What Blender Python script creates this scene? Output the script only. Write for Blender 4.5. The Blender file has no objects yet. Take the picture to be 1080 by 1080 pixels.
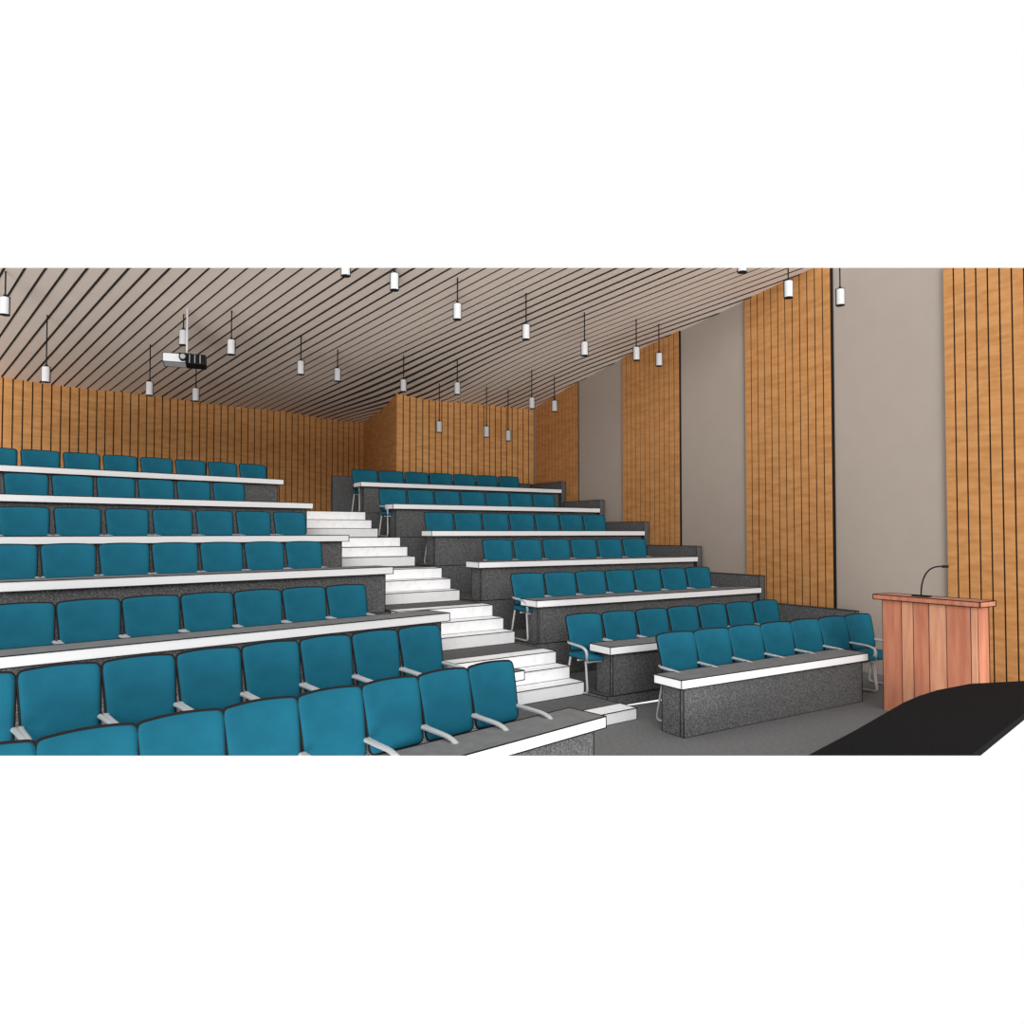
import bpy, bmesh, math
from mathutils import Vector, Matrix
H=2.2; F=770.0
TH=math.atan(21/770.0)
scene=bpy.context.scene
scene.view_settings.view_transform='Standard'
scene.view_settings.look='None'
# ---------------------------------------------------------------- materials
MATS={}
def lin(c):
    return tuple(((v/255)/12.92 if v/255<=0.04045 else (((v/255)+0.055)/1.055)**2.4) for v in c)+(1,)
def mat(name,c1,c2=None,scale=(20,20,20),rough=0.7,metal=0,detail=3,lo=0.35,hi=0.65,spec=0.3):
    m=bpy.data.materials.new(name); m.use_nodes=True
    nt=m.node_tree; b=nt.nodes['Principled BSDF']
    b.inputs['Roughness'].default_value=rough; b.inputs['Metallic'].default_value=metal
    b.inputs['Specular IOR Level'].default_value=spec
    b.inputs['Base Color'].default_value=lin(c1)
    m.diffuse_color=lin(c1)
    if c2:
        tc=nt.nodes.new('ShaderNodeTexCoord'); mp=nt.nodes.new('ShaderNodeMapping')
        mp.inputs['Scale'].default_value=scale
        nz=nt.nodes.new('ShaderNodeTexNoise'); nz.inputs['Scale'].default_value=1; nz.inputs['Detail'].default_value=detail
        cr=nt.nodes.new('ShaderNodeValToRGB')
        cr.color_ramp.elements[0].position=lo; cr.color_ramp.elements[1].position=hi
        cr.color_ramp.elements[0].color=lin(c1); cr.color_ramp.elements[1].color=lin(c2)
        nt.links.new(tc.outputs['Object'],mp.inputs[0]); nt.links.new(mp.outputs[0],nz.inputs['Vector'])
        nt.links.new(nz.outputs['Fac'],cr.inputs[0]); nt.links.new(cr.outputs[0],b.inputs['Base Color'])
    MATS[name]=m; return m
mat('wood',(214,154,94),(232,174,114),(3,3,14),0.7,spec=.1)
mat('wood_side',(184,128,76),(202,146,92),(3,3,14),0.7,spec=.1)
mat('pod_wood_a',(200,136,104),(220,160,126),(14,14,1.5),0.6)
mat('pod_wood_b',(184,112,84),(204,134,104),(14,14,1.5),0.6)
mat('pod_top',(190,134,114),(168,108,90),(6,20,6),0.5)
mat('plaster',(170,157,146),(172,159,148),(3,3,3),0.9,spec=.05)
mat('ceil',(230,214,201),(232,217,204),(3,3,3),0.9,spec=.05)
mat('dark',(38,34,32)); mat('ink',(14,14,14))
mat('gap_brown',(58,51,46),spec=0.05)
mat('granite',(72,72,72),(124,124,124),(70,70,70),0.8,detail=4,lo=0.42,hi=0.68)
mat('carpet',(104,104,104),(116,116,116),(25,25,25),0.95)
mat('tier_top',(84,84,84),(98,98,98),(25,25,25),0.95)
mat('desk_top',(112,112,112),(122,122,122),(10,10,10),0.6)
mat('white',(246,246,246)); 
mat('concrete',(250,250,250),(238,238,238),(9,9,9),0.8,lo=0.5,hi=0.75)
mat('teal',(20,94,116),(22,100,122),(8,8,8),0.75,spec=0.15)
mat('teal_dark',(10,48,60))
mat('steel',(190,190,190),rough=0.4,metal=0.1)
mat('black',(22,22,23),(32,32,33),(60,60,60),0.9,spec=0.05)
mat('lamp_white',(205,205,205),rough=0.5)
mat('lamp_grey',(150,150,150),rough=0.4)
# ---------------------------------------------------------------- mesh builder
class MB:
    def __init__(s): s.v=[];s.f=[];s.m=[];s.names=[]
    def mi(s,n):
        if n not in s.names: s.names.append(n)
        return s.names.index(n)
    def face(s,pts,m):
        b=len(s.v); s.v+= [tuple(p) for p in pts]; s.f.append(tuple(range(b,b+len(pts)))); s.m.append(s.mi(m))
    def solid(s,bot,top,mside,mtop=None,mbot=None):
        n=len(bot); b=len(s.v); s.v+=[tuple(p) for p in bot]+[tuple(p) for p in top]
        a=0
        for i in range(n):
            j=(i+1)%n; a+=bot[i][0]*bot[j][1]-bot[j][0]*bot[i][1]
        bi=list(range(b,b+n)); ti=list(range(b+n,b+2*n))
        if a<0: bi.reverse(); ti.reverse()
        s.f.append(tuple(reversed(bi))); s.m.append(s.mi(mbot or mside))
        s.f.append(tuple(ti)); s.m.append(s.mi(mtop or mside))
        for i in range(n):
            j=(i+1)%n; s.f.append((bi[i],bi[j],ti[j],ti[i])); s.m.append(s.mi(mside))
    def bar(s,p,q,e,m='ink'):
        p=Vector(p);q=Vector(q);d=q-p
        if d.length<1e-6: return
        d.normalize(); p=p-d*e*.5; q=q+d*e*.5
        up=Vector((0,0,1)) if abs(d.z)<0.9 else Vector((1,0,0))
        a=d.cross(up).normalized()*e*.5; c=d.cross(a).normalized()*e*.5
        P=[p+a+c,p-a+c,p-a-c,p+a-c]; Q=[x+(q-p) for x in P]
        b=len(s.v); s.v+=[tuple(x) for x in P+Q]
        for f in [(0,1,2,3),(7,6,5,4),(0,4,5,1),(1,5,6,2),(2,6,7,3),(3,7,4,0)]:
            s.f.append(tuple(b+i for i in f)); s.m.append(s.mi(m))
    def prism(s,poly,z0,z1,mside,mtop=None,e=0.0,mbot=None):
        bot=[(p[0],p[1],z0) for p in poly]; top=[(p[0],p[1],z1) for p in poly]
        s.solid(bot,top,mside,mtop,mbot)
        if e:
            n=len(poly)
            for i in range(n):
                j=(i+1)%n
                s.bar(bot[i],bot[j],e); s.bar(top[i],top[j],e); s.bar(bot[i],top[i],e)
    def tube(s,pts,r,m,seg=8,flat=1.0):
        pts=[Vector(p) for p in pts]; rings=[]
        prev=None
        for i,p in enumerate(pts):
            if i==0:d=pts[1]-p
            elif i==len(pts)-1:d=p-pts[i-1]
            else:d=(pts[i+1]-pts[i-1])
            d.normalize()
            if prev is None:
                up=Vector((1,0,0)) if abs(d.x)<0.9 else Vector((0,0,1))
                a=(up-d*up.dot(d)).normalized()
            else: a=(prev-d*prev.dot(d)).normalized()
            prev=a; c=d.cross(a)
            b=len(s.v)
            for k in range(seg):
                t=2*math.pi*k/seg
                s.v.append(tuple(p+a*math.cos(t)*r*flat+c*math.sin(t)*r))
            rings.append(b)
        for i in range(len(rings)-1):
            for k in range(seg):
                k2=(k+1)%seg
                s.f.append((rings[i]+k,rings[i+1]+k,rings[i+1]+k2,rings[i]+k2)); s.m.append(s.mi(m))
        s.f.append(tuple(rings[0]+k for k in range(seg))); s.m.append(s.mi(m))
        s.f.append(tuple(rings[-1]+k for k in reversed(range(seg)))); s.m.append(s.mi(m))
    def obj(s,name,parent=None,base=None,smooth=False,planes=()):
        me=bpy.data.meshes.new(name); me.from_pydata(s.v,[],s.f)
        for n in s.names: me.materials.append(MATS[n])
        for p,m in zip(me.polygons,s.m): p.material_index=m
        bm=bmesh.new(); bm.from_mesh(me)
        cut(bm,planes)
        bmesh.ops.recalc_face_normals(bm,faces=bm.faces)
        if smooth:
            for f in bm.faces: f.smooth=True
        bm.to_mesh(me); bm.free()
        o=bpy.data.objects.new(name,me); scene.collection.objects.link(o)
        if parent is not None:
            o.parent=parent; base=parent.location
            me.transform(Matrix.Translation(-Vector(base)))
        elif base is not None:
            me.transform(Matrix.Translation(-Vector(base))); o.location=base
        return o
def cut(bm,planes):
    for co,no in planes:
        g=list(bm.verts)+list(bm.edges)+list(bm.faces)
        r=bmesh.ops.bisect_plane(bm,geom=g,plane_co=co,plane_no=no,clear_outer=True,dist=1e-5)
        es=[x for x in r['geom_cut'] if isinstance(x,bmesh.types.BMEdge) and x.is_boundary]
        if es:
            try: bmesh.ops.holes_fill(bm,edges=es,sides=0)
            except Exception: pass
def struct(o,label=None):
    o['kind']='structure'
    if label: o['label']=label
    return o
def empty(name,loc,label,cat,group=None,rot=0):
    o=bpy.data.objects.new(name,None); o.empty_display_size=.1; o.location=loc; o.rotation_euler=(0,0,rot)
    scene.collection.objects.link(o); o['label']=label; o['category']=cat
    if group:o['group']=group
    return o
# extent of the modelled hall: only the section that is shown gets built
ta=TH+math.atan(257.5/F); tb=TH-math.atan(257/F)
CAM=Vector((0,0,H))
TOP=(CAM,Vector((0,-math.sin(ta),math.cos(ta))))
BOT=(CAM,Vector((0,math.sin(tb),-math.cos(tb))))
def proj(p):
    x,y,z=p[0],p[1],p[2]-H
    d=y*math.cos(TH)+z*math.sin(TH); u=-y*math.sin(TH)+z*math.cos(TH)
    return 540+F*x/d, 540-F*u/d
# ---------------------------------------------------------------- layout
V=Vector
uR=V((.849,.528)); nR=V((-.528,.849))
uL=V((.724,.690)); nL=V((-.690,.724))
aA=V((-.592,.806)); wA=V((.806,.592))
FL={7:0,6:.13,5:.6,4:1.1,3:1.6,2:2.1,1:2.6}
DZ={7:.63,6:.755,5:1.22,4:1.72,3:2.22,2:2.74,1:3.25}
FLL=dict(FL); FLL.update({3:1.54,2:2.05,1:2.53})
DZL=dict(DZ); DZL.update({3:2.15,2:2.69,1:3.18})
LR={k:V((-3.17,15.27))+V((.88,-1.22))*(k-1) for k in range(0,8)}
LR7=V((1.79,7.75))
LL={k:V((.129,7.66))+V((.881,-1.2))*(k-6) for k in range(0,8)}
C0=V((.58,19.5)); wallIn=V((-.849,-.529))
def wallpt(d): return V((.58+.623*(19.5-d),d))
def tw(k):
    p=LR[k]; return (12.7285-.623*p.y-p.x)/(.849+.623*.528)
# ---------------------------------------------------------------- ceiling
W0=V((-4.24,20.8)); cS=V((.716,.698)); cG=V((.698,-.716))
def ceil_z(x,y):
    r=V((x,y))-W0; s=r.dot(cS); g=r.dot(cG)
    z=5.34+.1018*g
    t=min(1,max(0,(s+3)/3)); t=t*t*(3-2*t)
    z-=.30*t*math.exp(-((g-3.6)/2.4)**2)
    z+=.018*math.sin(s*1.95+.6)
    return z
mb=MB(); pitch=.222; n=int((13.5)/pitch)
for i in range(n):
    s0=-10.6+i*pitch
    dz=.022 if i%2 else 0.0
    for j in range(16):
        P=[]
        for (s,g) in ((s0,j),(s0+pitch-.02,j),(s0+pitch-.02,j+1),(s0,j+1)):
            p=W0+cS*s+cG*g; pc=W0+cS*(s0)+cG*g
            P.append((p.x,p.y,ceil_z(pc.x,pc.y)))
        top=[(a,b,c+.05) for a,b,c in P]
        mb.face(P,'ceil')
        mb.face([P[0],top[0],top[3],P[3]],'gap_brown'); mb.face([P[1],P[2],top[2],top[1]],'gap_brown')
        if j==0: mb.face([P[0],P[1],top[1],top[0]],'gap_brown')
        mb.bar(P[0],P[3],.017,'gap_brown')
        Q=[]
        for (s,g) in ((s0-.01,j),(s0+pitch+.01,j),(s0+pitch+.01,j+1),(s0-.01,j+1)):
            p=W0+cS*s+cG*g; pc=W0+cS*s0+cG*g; Q.append((p.x,p.y,ceil_z(pc.x,pc.y)+.012))
        mb.face(Q,'gap_brown')
o=mb.obj('ceiling',planes=[TOP,(V((C0.x,C0.y,0)),V((.849,.529,0)))]); struct(o,'sloping taupe slatted ceiling with dark gaps')
# ---------------------------------------------------------------- walls
def slat_wall(mb,A,B,z0,inn,pitch,w,th,matn='wood',back='ink'):
    L=(B-A).length; u=(B-A).normalized(); k=int(L/pitch)+1
    for i in range(k):
        a=A+u*(i*pitch); b=A+u*min(L,i*pitch+w)
        if (b-a).length<.02: continue
        q=[a,b,b+inn*th,a+inn*th]
        zt=[ceil_z(p.x,p.y)+.02 for p in q]
        mb.solid([(p.x,p.y,z0) for p in q],[(p.x,p.y,z) for p,z in zip(q,zt)],matn)
    N=24
    for i in range(N):
        a=A+u*L*i/N; b=A+u*L*(i+1)/N
        q=[a,b,b-inn*.03,a-inn*.03]
        mb.solid([(p.x,p.y,z0) for p in q],[(p.x,p.y,ceil_z(p.x,p.y)+.03) for p in q],back)
RB0=V((-2.755,17.4))
mb=MB(); slat_wall(mb,W0-cS*10.8,W0,0.0,cG,.172,.146,.012); struct(mb.obj('wall_back_left',planes=[TOP]),'vertical honey wood slat wall with black gaps')
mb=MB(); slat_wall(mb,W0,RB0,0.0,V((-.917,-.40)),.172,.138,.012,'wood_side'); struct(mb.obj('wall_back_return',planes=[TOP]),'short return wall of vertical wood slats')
mb=MB(); slat_wall(mb,RB0,C0,0.0,-nR,.172,.146,.012); struct(mb.obj('wall_back_right',planes=[TOP]),'vertical honey wood slat wall with black gaps')
mb=MB()
N=24
for i in range(N):
    a=C0+(wallpt(7.6)-C0)*i/N; b=C0+(wallpt(7.6)-C0)*(i+1)/N; 
    q=[a,b,b-wallIn*.1,a-wallIn*.1]
    mb.solid([(p.x,p.y,0) for p in q],[(p.x,p.y,ceil_z(p.x,p.y)+.05) for p in q],'plaster')
struct(mb.obj('wall_right',planes=[TOP]),'taupe painted side wall')
for (d0,d1) in ((19.35,17.8),(16.38,14.87),(13.45,11.93),(10.42,8.4)):
    A=wallpt(d0)+wallIn*.035; B=wallpt(d1)+wallIn*.035
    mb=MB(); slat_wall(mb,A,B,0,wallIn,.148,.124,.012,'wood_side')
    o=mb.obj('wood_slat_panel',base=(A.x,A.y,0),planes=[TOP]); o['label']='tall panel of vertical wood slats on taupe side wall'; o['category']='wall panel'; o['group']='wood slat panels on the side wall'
# ---------------------------------------------------------------- floor
mb=MB()
w1=wallpt(9.6); w2=wallpt(11.6)
mb.prism([(-7.2,4.2),(1.4,4.2),(4.30,7.18),(5.9,8.9),(w1.x,w1.y),(w2.x,w2.y),(LR[6].x,LR[6].y),(LL[6].x,LL[6].y),(-6,1.7)],-.1,0,'carpet')
struct(mb.obj('floor',planes=[BOT]),'grey carpet floor in front of the seating')
E=.009
def q4(a,b,c,d): return [(p.x,p.y) for p in (a,b,c,d)]
LLEN=6.2
for k in range(6,0,-1):
    f=FL[k]
    a=LR[k]+nR*.06; b=LR[k]+uR*tw(k)+nR*.06
    if k>1: c=LR[k-1]+uR*tw(k-1)+nR*.06; d=LR[k-1]+nR*.06
    else: c=LR[0]+uR*tw(0); d=LR[0]
    mb=MB(); mb.prism(q4(a,b,c,d),0 ,f,'granite','tier_top',E)
    o=mb.obj('seating_tier',base=(a.x,a.y,0)); o['label']='dark grey stepped platform carrying a seat row'; o['category']='platform'; o['kind']='structure'
    a=LL[k]+nL*.06; b=LL[k]+nL*.06-uL*LLEN
    if k>1: c=LL[k-1]+nL*.06-uL*LLEN; d=LL[k-1]+nL*.06
    else: c=W0-cS*10.8; d=W0
    mb=MB(); mb.prism(q4(a,b,c,d),0,FLL[k],'granite','tier_top',E)
    o=mb.obj('seating_tier',base=(a.x,a.y,0),planes=[BOT]); o['label']='dark grey stepped platform carrying a seat row'; o['category']='platform'; o['kind']='structure'
# ---------------------------------------------------------------- aisle
latL,latR=4.70,6.30
def AP(s,l): return aA*s+wA*l
sk={7:4.6,6:6.1,5:7.58,4:9.07,3:10.56,2:12.05,1:13.54}
for k in range(6,0,-1):
    f=FL[k]; f0=FL[k+1]
    cnt=1 if k==6 else 3; rise=(f-f0)/cnt
    s_first=sk[k]-.28*(cnt-1); s_end=sk[k]+.28
    base=AP(s_first,(latL+latR)/2)
    e=empty('stair_flight',(base.x,base.y,f0),'short flight of pale concrete aisle steps','stairs','aisle stair flights')
    for i in range(cnt):
        s0=s_first+.28*i
        mb=MB(); mb.prism(q4(AP(s0,latL),AP(s0,latR),AP(s0+.28,latR),AP(s0+.28,latL)),f0 ,f0+rise*(i+1),'concrete','concrete',E)
        mb.obj('step',parent=e)
    s1=(sk[k-1]-.56) if k>1 else 15.2
    mb=MB(); mb.prism(q4(AP(s_end,latL),AP(s_end,latR),AP(s1,latR),AP(s1,latL)),0,f-.002,'granite','tier_top',E)
    struct(mb.obj('floor_landing'),'grey carpeted landing in the aisle')
# ---------------------------------------------------------------- desks
def desk(k,P,u,n,length,sgn,trim,z,fl):
    d=u*sgn; D=.42
    e=empty('lecture_desk',(P.x,P.y,fl),'long grey-topped desk with white edge and dark speckled panel','desk','lecture desks')
    mb=MB(); mb.prism(q4(P,P+d*length,P+d*length+n*D,P+n*D),z-.095,z,'white','desk_top',E)
    mb.obj('desktop',parent=e,planes=trim)
    a=P+d*.09+n*.06; b=P+d*(length-.05)+n*.06
    mb=MB(); mb.prism(q4(a,b,b+n*.05,a+n*.05),fl,z-.097,'granite',None,E)
    mb.obj('front_panel',parent=e,planes=trim)
    for t in (.09,length-.10):
        if trim and t>1: continue
        a=P+d*t+n*.112; b=a+d*.05
        mb=MB(); mb.prism(q4(a,b,b+n*.28,a+n*.28),fl,z-.097,'granite',None,E)
        mb.obj('end_panel',parent=e,planes=trim)
for k in range(1,8):
    if k==7: desk(7,LR7,uR,nR,3.33,1,[],DZ[7],0)
    else: desk(k,LR[k],uR,nR,tw(k)-.24,1,[],DZ[k],FL[k])
    if k==7: desk(7,LL[7]-uL*.29,uL,nL,5.0,-1,[BOT],DZL[7],0)
    else: desk(k,LL[k],uL,nL,6.0,-1,[BOT] if k>=6 else [],DZL[k],FLL[k])
for k in range(6,0,-1):
    a=LR[k]+uR*(tw(k)-.2); b=LR[k]+uR*(tw(k)-.06)
    if k==6: a=a-nR*.3+uR*.06; b=b-nR*.3+uR*.0
    c=LR[k-1]+uR*(tw(k-1)-.06)-nR*.02; d=LR[k-1]+uR*(tw(k-1)-.2)-nR*.02
    z0=0 if k==6 else FL[k]
    mb=MB(); mb.prism(q4(a+nR*.08,b+nR*.08,c,d),z0,DZ[k]+.2,'granite','tier_top',E)
    o=mb.obj('guard_wall',base=(a.x,a.y,z0)); o['label']='low dark speckled side wall stepping beside the seat rows'; o['category']='low wall'; o['group']='stepped low side walls'
a=LR[0]-nR*.12-uR*.05; b=LR[0]+uR*(tw(0)-.25)-nR*.12
mb=MB(); mb.prism(q4(a,b,b+nR*.1,a+nR*.1),2.6,3.46,'granite','tier_top',E)
o=mb.obj('parapet_wall',base=(a.x,a.y,2.6)); o['label']='low dark speckled wall behind the top seat row'; o['category']='low wall'
# ---------------------------------------------------------------- chairs
def pad(mb,W,Hh,fn,th,m,mback,r=.22):
    ks=[-1,-.98,-.94,-.88,-.78,-.5,-.2,.1,.4,.65,.78,.88,.94,.98,1]
    nz=len(ks)-1; nx=12
    grids=[]
    for side in (0,1):
        g=[]
        for j,v in enumerate(ks):
            row=[]
            q=max(0,(abs(v)-(1-r))/r)
            wv=1-r*.62*(1-math.sqrt(max(0,1-q*q)))
            for i in range(nx+1):
                u=math.sin(math.pi/2*(-1+2*i/nx)*.999)*.5+(-1+2*i/nx)*.5
                x=u*wv*W/2; z=v*(1-.04*u*u)*Hh/2
                edge=max(abs(u),abs(v)); t=th*(1-.55*max(0,(edge-.75)/.25)**2)/2
                b=len(mb.v); mb.v.append(fn(x,z,(-t if side==0 else t))); row.append(b)
            g.append(row)
        grids.append(g)
    A,B=grids
    for j in range(nz):
        for i in range(nx):
            mb.f.append((A[j][i],A[j][i+1],A[j+1][i+1],A[j+1][i])); mb.m.append(mb.mi(m))
            mb.f.append((B[j][i],B[j+1][i],B[j+1][i+1],B[j][i+1])); mb.m.append(mb.mi(mback))
    per=[(0,i) for i in range(nx)]+[(j,nx) for j in range(nz)]+[(nz,i) for i in range(nx,0,-1)]+[(j,0) for j in range(nz,0,-1)]
    for k in range(len(per)):
        p=per[k];q=per[(k+1)%len(per)]
        mb.f.append((A[p[0]][p[1]],B[p[0]][p[1]],B[q[0]][q[1]],A[q[0]][q[1]])); mb.m.append(mb.mi(mback))
    return [mb.v[A[p[0]][p[1]]] for p in per],[mb.v[B[p[0]][p[1]]] for p in per]
def make_chair(W):
    parts=[]
    def fb(x,z,t):
        taper=1+.05*(z/.24)
        bow=.9*x*x - .25*z*z
        return (x*taper, .215+ .2*(z)-bow*.55+t, .735+z*.98)
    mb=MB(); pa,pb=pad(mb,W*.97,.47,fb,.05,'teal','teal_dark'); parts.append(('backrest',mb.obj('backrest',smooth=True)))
    mb=MB(); cx=V((0,.215,.735)); mid=[]
    for a,b in zip(pa,pb):
        p=V(a)*.55+V(b)*.45; mid.append(p+(p-cx)*.012)
    mid.append(mid[0]); mid.append(mid[1]); mb.tube(mid,.0105,'ink',6)
    parts.append(('piping',mb.obj('piping',smooth=True)))
    def fs(x,z,t):
        return (x, -.02+z, .455+t+ .12*x*x-.7*max(0,-z-.12)**2)
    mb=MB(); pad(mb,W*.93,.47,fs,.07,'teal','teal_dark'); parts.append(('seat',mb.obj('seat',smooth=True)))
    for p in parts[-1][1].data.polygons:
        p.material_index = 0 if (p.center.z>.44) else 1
    def arc(pts):
        out=[V(pts[0])]
        for i in range(1,len(pts)-1):
            p0,p1,p2=V(pts[i-1]),V(pts[i]),V(pts[i+1]); r=.06
            a=p1+(p0-p1).normalized()*min(r,(p0-p1).length*.45); b=p1+(p2-p1).normalized()*min(r,(p2-p1).length*.45)
            for t in (0,.25,.5,.75,1): out.append(a*(1-t)**2+p1*2*t*(1-t)+b*t*t)
        out.append(V(pts[-1])); return out
    for sx in (-1,1):
        x=sx*W*.5
        mb=MB(); mb.tube(arc([(x*.9,.2,.62),(x*.98,.15,.612),(x,-.12,.60),(x,-.225,.565),(x*.9,-.2,.43)]),.016,'steel',8,1.3); parts.append(('armrest',mb.obj('armrest',smooth=True)))
        mb=MB(); mb.tube(arc([(x*.9,-.17,.42),(x*.96,-.23,.018),(x*.96,.24,.018),(x*.86,.17,.43)]),.014,'steel',8); parts.append(('leg_frame',mb.obj('leg_frame',smooth=True)))
    mb=MB(); mb.tube([(-W*.45,.0,.41),(W*.45,.0,.41)],.014,'steel',6); mb.tube([(-W*.45,-.2,.41),(W*.45,-.2,.41)],.012,'steel',6); parts.append(('crossbar',mb.obj('crossbar')))
    return parts
protoR=make_chair(.58); protoL=make_chair(.52); protoF=make_chair(.465)
def span(me,M):
    ys=[];xs=[]
    for v in me.vertices:
        x,y=proj(M@v.co); xs.append(x); ys.append(y)
    return min(xs),max(xs),min(ys),max(ys)
def place(proto,P,fl,u,label,group,sc):
    M=Matrix.Translation((P.x,P.y,fl))@Matrix.Rotation(math.atan2(u.y,u.x),4,'Z')@Matrix.Scale(sc,4)
    vis=[]
    for n,o in proto:
        x0,x1,y0,y1=span(o.data,M)
        if y0>795 or x1<0 or x0>1080: continue
        vis.append((n,o,y1>797))
    if not vis or not any(n=='backrest' for n,_,_ in vis): return
    e=empty('auditorium_chair',(P.x,P.y,fl),label,'chair',group,math.atan2(u.y,u.x)); e.scale=(sc,sc,sc)
    for n,o,cr in vis:
        c=o.copy(); c.name=n; c.parent=e; scene.collection.objects.link(c)
        if cr:
            me=o.data.copy(); me.transform(M); bm=bmesh.new(); bm.from_mesh(me); cut(bm,[BOT]); bm.to_mesh(me); bm.free()
            me.transform(M.inverted()); c.data=me
offc=.49
RCH={7:(.62,.60,7),6:(.12,.61,7),5:(.30,.605,7),4:(.76,.62,6),3:(.48,.613,7),2:(.28,.617,7),1:(.35,.62,7)}
LCH={7:(.94,.516,8),6:(.80,.543,8),5:(1.0,.543,8),4:(.97,.557,8),3:(.625,.58,8),2:(1.165,.571,7),1:(.286,.58,8)}
for k in range(7,0,-1):
    t0,p,n_=RCH[k]; B=(LR7 if k==7 else LR[k])+nR*offc
    for i in range(n_):
        lab='teal padded chair with grey metal arms '+('at the row end' if i==0 else 'behind a white-edged desk')
        place(protoR,B+uR*(t0+i*p),FL[k],uR,lab,'teal auditorium chairs',1.04 if k==7 else 1.0)
    t0,p,n_=LCH[k]; B=LL[k]+nL*offc
    for i in range(n_):
        lab='teal padded chair with grey metal arms '+('at the row end' if i==0 else 'behind a white-edged desk')
        place(protoF if k>=6 else protoL,B-uL*(t0+i*p),FLL[k],uL,lab,'teal auditorium chairs',{7:1.1,6:1.12}.get(k,1.0))
for pr in (protoR,protoL,protoF):
    for n_,o in pr: bpy.data.objects.remove(o)
# ---------------------------------------------------------------- pendants
PEND=[(1,332,10.3),(46,403,11.9),(156,417,13.5),(191,364,12.2),(205,423,14.4),(242,374,12.25),(316,395,13.6),(355,402,14.5),(363,291,10.2),(415,306,10.9),
(425,413,15.2),(482,337,11.5),(482,416,15.5),(463,456,16.8),(513,461,17.3),(536,465,17.7),(555,358,12.4),(561,431,16.6),(585,434,17.2),(617,375,13.4),
(672,380,14.0),(696,386,14.4),(785,287,10.3),(834,314,10.9),(889,322,11.3)]
for px,py,d in PEND:
    x=(px-540)/F*d; 
    zb=H+math.tan(math.atan((540-py)/F)+TH)*d
    zc=ceil_z(x,d)+.02
    e=empty('pendant_lamp',(x,d,zb),'slim white cylindrical pendant lamp on thin black cord','lamp','ceiling pendant lamps')
    mb=MB()
    mb.tube([(x,d,zb),(x,d,zb+.25)],.062,'lamp_white',16)
    mb.tube([(x-.0,d,zb-.006),(x,d,zb+.004)],.064,'ink',16)
    mb.bar((x-.0645,d,zb),(x-.0645,d,zb+.25),.012); mb.bar((x+.0645,d,zb),(x+.0645,d,zb+.25),.012)
    mb.obj('lamp_shade',parent=e,planes=[TOP])
    if proj((x,d,zb+.25))[1]>283:
        mb=MB(); mb.tube([(x,d,zb+.25),(x,d,zb+.29)],.022,'ink',12); mb.tube([(x,d,zb+.247),(x,d,zb+.255)],.066,'ink',16); mb.obj('lamp_cap',parent=e,planes=[TOP])
        if zc>zb+.3:
            mb=MB(); mb.tube([(x,d,zb+.26),(x,d,zc)],.011,'ink',6); mb.obj('cord',parent=e,planes=[TOP])
# ---------------------------------------------------------------- projector
d=12.0; x=(193-540)/F*d; z=H+(561-379)/F*d
e=empty('ceiling_projector',(x,d,z-.12),'white and black projector hanging from a short ceiling pole','projector')
u=V((.93,.36)); n=V((-.36,.93)); c=V((x,d))
mb=MB(); mb.prism(q4(c-u*.32-n*.2,c+u*.02-n*.2,c+u*.02+n*.2,c-u*.32+n*.2),z-.08,z+.06,'lamp_white',None,E); mb.obj('body',parent=e)
mb=MB(); mb.prism(q4(c+u*.022-n*.21,c+u*.32-n*.21,c+u*.32+n*.2,c+u*.022+n*.2),z-.085,z+.065,'black',None,E); 
for t in (.08,.16,.24): 
    p=c+u*t-n*.215; mb.bar((p.x,p.y,z-.07),(p.x,p.y,z+.05),.012,'lamp_grey')
mb.obj('vent_housing',parent=e)
p=c-u*.02-n*.2
mb=MB(); mb.tube([(p.x,p.y,z),(p.x-n.x*.09,p.y-n.y*.09,z)],.06,'ink',16); mb.tube([(p.x-n.x*.09,p.y-n.y*.09,z),(p.x-n.x*.1,p.y-n.y*.1,z)],.04,'lamp_grey',16); mb.obj('lens',parent=e)
mb=MB(); mb.tube([(x+.03,d,z+.06),(x+.03,d,ceil_z(x,d)+.03)],.016,'lamp_white',10); mb.obj('mount_pole',parent=e)
mb=MB(); mb.prism(q4(c-u*.1-n*.1,c+u*.1-n*.1,c+u*.1+n*.1,c-u*.1+n*.1),z+.067,z+.1,'black'); mb.obj('mount_plate',parent=e)
# ---------------------------------------------------------------- lectern
PA=V((4.60,9.1)); PB=V((5.17,8.15)); f=(PB-PA).normalized(); g=V((-f.y,f.x))
if g.x<0: g=-g
Wd=(PB-PA).length; D=.26
e=empty('lectern',(PA.x,PA.y,0),'reddish wood plank lectern with overhanging top and microphone','lectern')
mb=MB()
cuts=[0,.22,.35,.52,.70,.94,1.0]
for i in range(len(cuts)-1):
    a=PA+f*Wd*cuts[i]+f*.002; b=PA+f*Wd*cuts[i+1]-f*.002
    mb.prism(q4(a,b,b+g*.03,a+g*.03),0,1.36,'pod_wood_a' if i%2 else 'pod_wood_b')
    mb.bar((a.x,a.y,0),(a.x,a.y,1.36),.006,'dark')
a=PA+f*.004; b=PB-f*.004; mb.prism(q4(a+g*.02,b+g*.02,b+g*(D),a+g*D),0,1.36,'pod_wood_b',None,E)
mb.obj('body',parent=e)
mb=MB(); a=PA-f*.10-g*.03; b=PB+f*.05-g*.03
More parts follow.
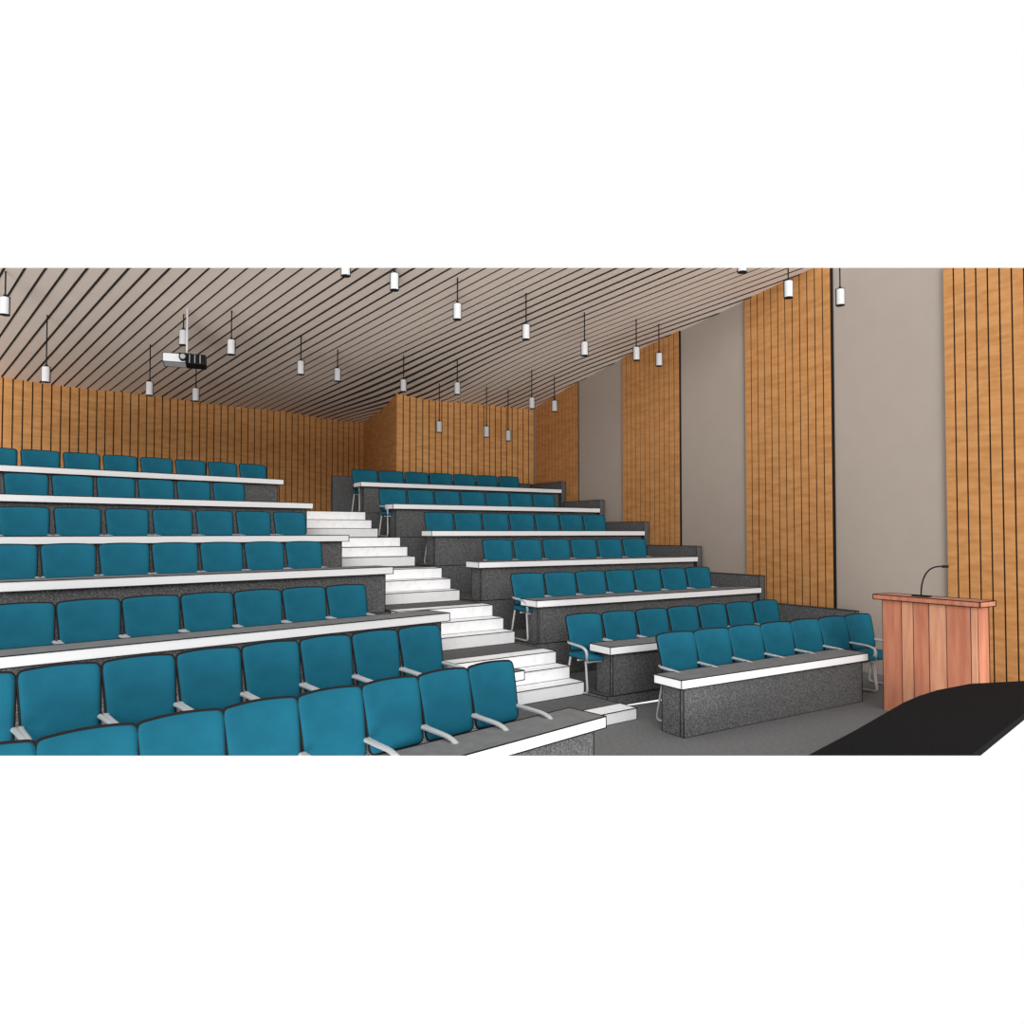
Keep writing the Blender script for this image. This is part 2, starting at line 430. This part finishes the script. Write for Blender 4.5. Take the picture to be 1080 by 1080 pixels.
def slab(mb,a,b,D,z0,z1,tilt,th,m):
    P=[(a.x,a.y,z0),(b.x,b.y,z0),((b+g*D).x,(b+g*D).y,z0+tilt),((a+g*D).x,(a+g*D).y,z0+tilt)]
    T=[(p[0],p[1],p[2]+th) for p in P]; mb.solid(P,T,'pod_wood_b',m)
    for i in range(4):
        j=(i+1)%4; mb.bar(P[i],P[j],E); mb.bar(T[i],T[j],E); mb.bar(P[i],T[i],E)
slab(mb,a,b,D+.08,1.362,1.44,.0,.06,'pod_top'); mb.obj('desktop',parent=e)
m0=PA+f*.42+g*.12
mb=MB(); mb.prism(q4(m0-f*.1-g*.03,m0+f*.1-g*.03,m0+f*.1+g*.05,m0-f*.1+g*.05),1.423,1.44,'black')
pts=[]
vx=V((.85,-.5)).normalized()
for t in [i/12 for i in range(13)]:
    off=.0+.22*t**2.2; hz=.36*math.sin(min(1,t)*math.pi/2*1.02)
    pts.append((m0.x+vx.x*off,m0.y+vx.y*off,1.43+hz))
mb.tube(pts,.009,'ink',8)
p=V(pts[-1]); mb.tube([p,p+V((vx.x*.07,vx.y*.07,.0))],.016,'ink',8)
mb.obj('microphone',parent=e)
# ---------------------------------------------------------------- curved black table
far=[(1.3,3.95),(1.87,4.73),(2.52,5.39),(3.0,5.9),(3.32,6.24),(3.6,6.5),(3.89,6.73),(4.38,7.02),(5.02,7.16)]
near=[(6.3,7.5),(5.35,7.0),(4.19,5.97),(2.93,4.73),(2.2,4.0)]
mb=MB(); mb.prism(far+near,.70,.75,'black',None,0)
e=empty('presenter_table',(3.7,6.2,0),'curved matte black presenter table beside the lectern','table')
mb.obj('tabletop',parent=e,planes=[BOT])
mb=MB(); mb.prism([(3.5,6.15),(3.8,6.45),(3.95,6.3),(3.65,6.0)],0,.70,'black'); mb.obj('pedestal',parent=e,planes=[BOT])
# ---------------------------------------------------------------- light
w=bpy.data.worlds.new('world'); scene.world=w; w.use_nodes=True
w.node_tree.nodes['Background'].inputs[0].default_value=(1,1,1,1); w.node_tree.nodes['Background'].inputs[1].default_value=1.0
def fill_sun(dirv,s,ang):
    l=bpy.data.lights.new('fill_sun','SUN'); l.energy=s; l.angle=math.radians(ang)
    o=bpy.data.objects.new('fill_sun_light',l); scene.collection.objects.link(o)
    o.rotation_euler=V(dirv).to_track_quat('-Z','Y').to_euler(); return o
fill_sun((-.1,1,-.4),1.15,25)  # added soft fill from behind the camera, offsets occlusion inside the hall
fill_sun((-.1,1,.42),1.6,25)  # added upward fill from below, no real source, brightens ceiling and wall tops
cam=bpy.data.cameras.new('camera'); cam.lens=36*F/1080; cam.sensor_width=36; cam.clip_start=.05
co=bpy.data.objects.new('camera',cam); scene.collection.objects.link(co); co.location=CAM
co.rotation_euler=(math.pi/2+TH,0,0); scene.camera=co
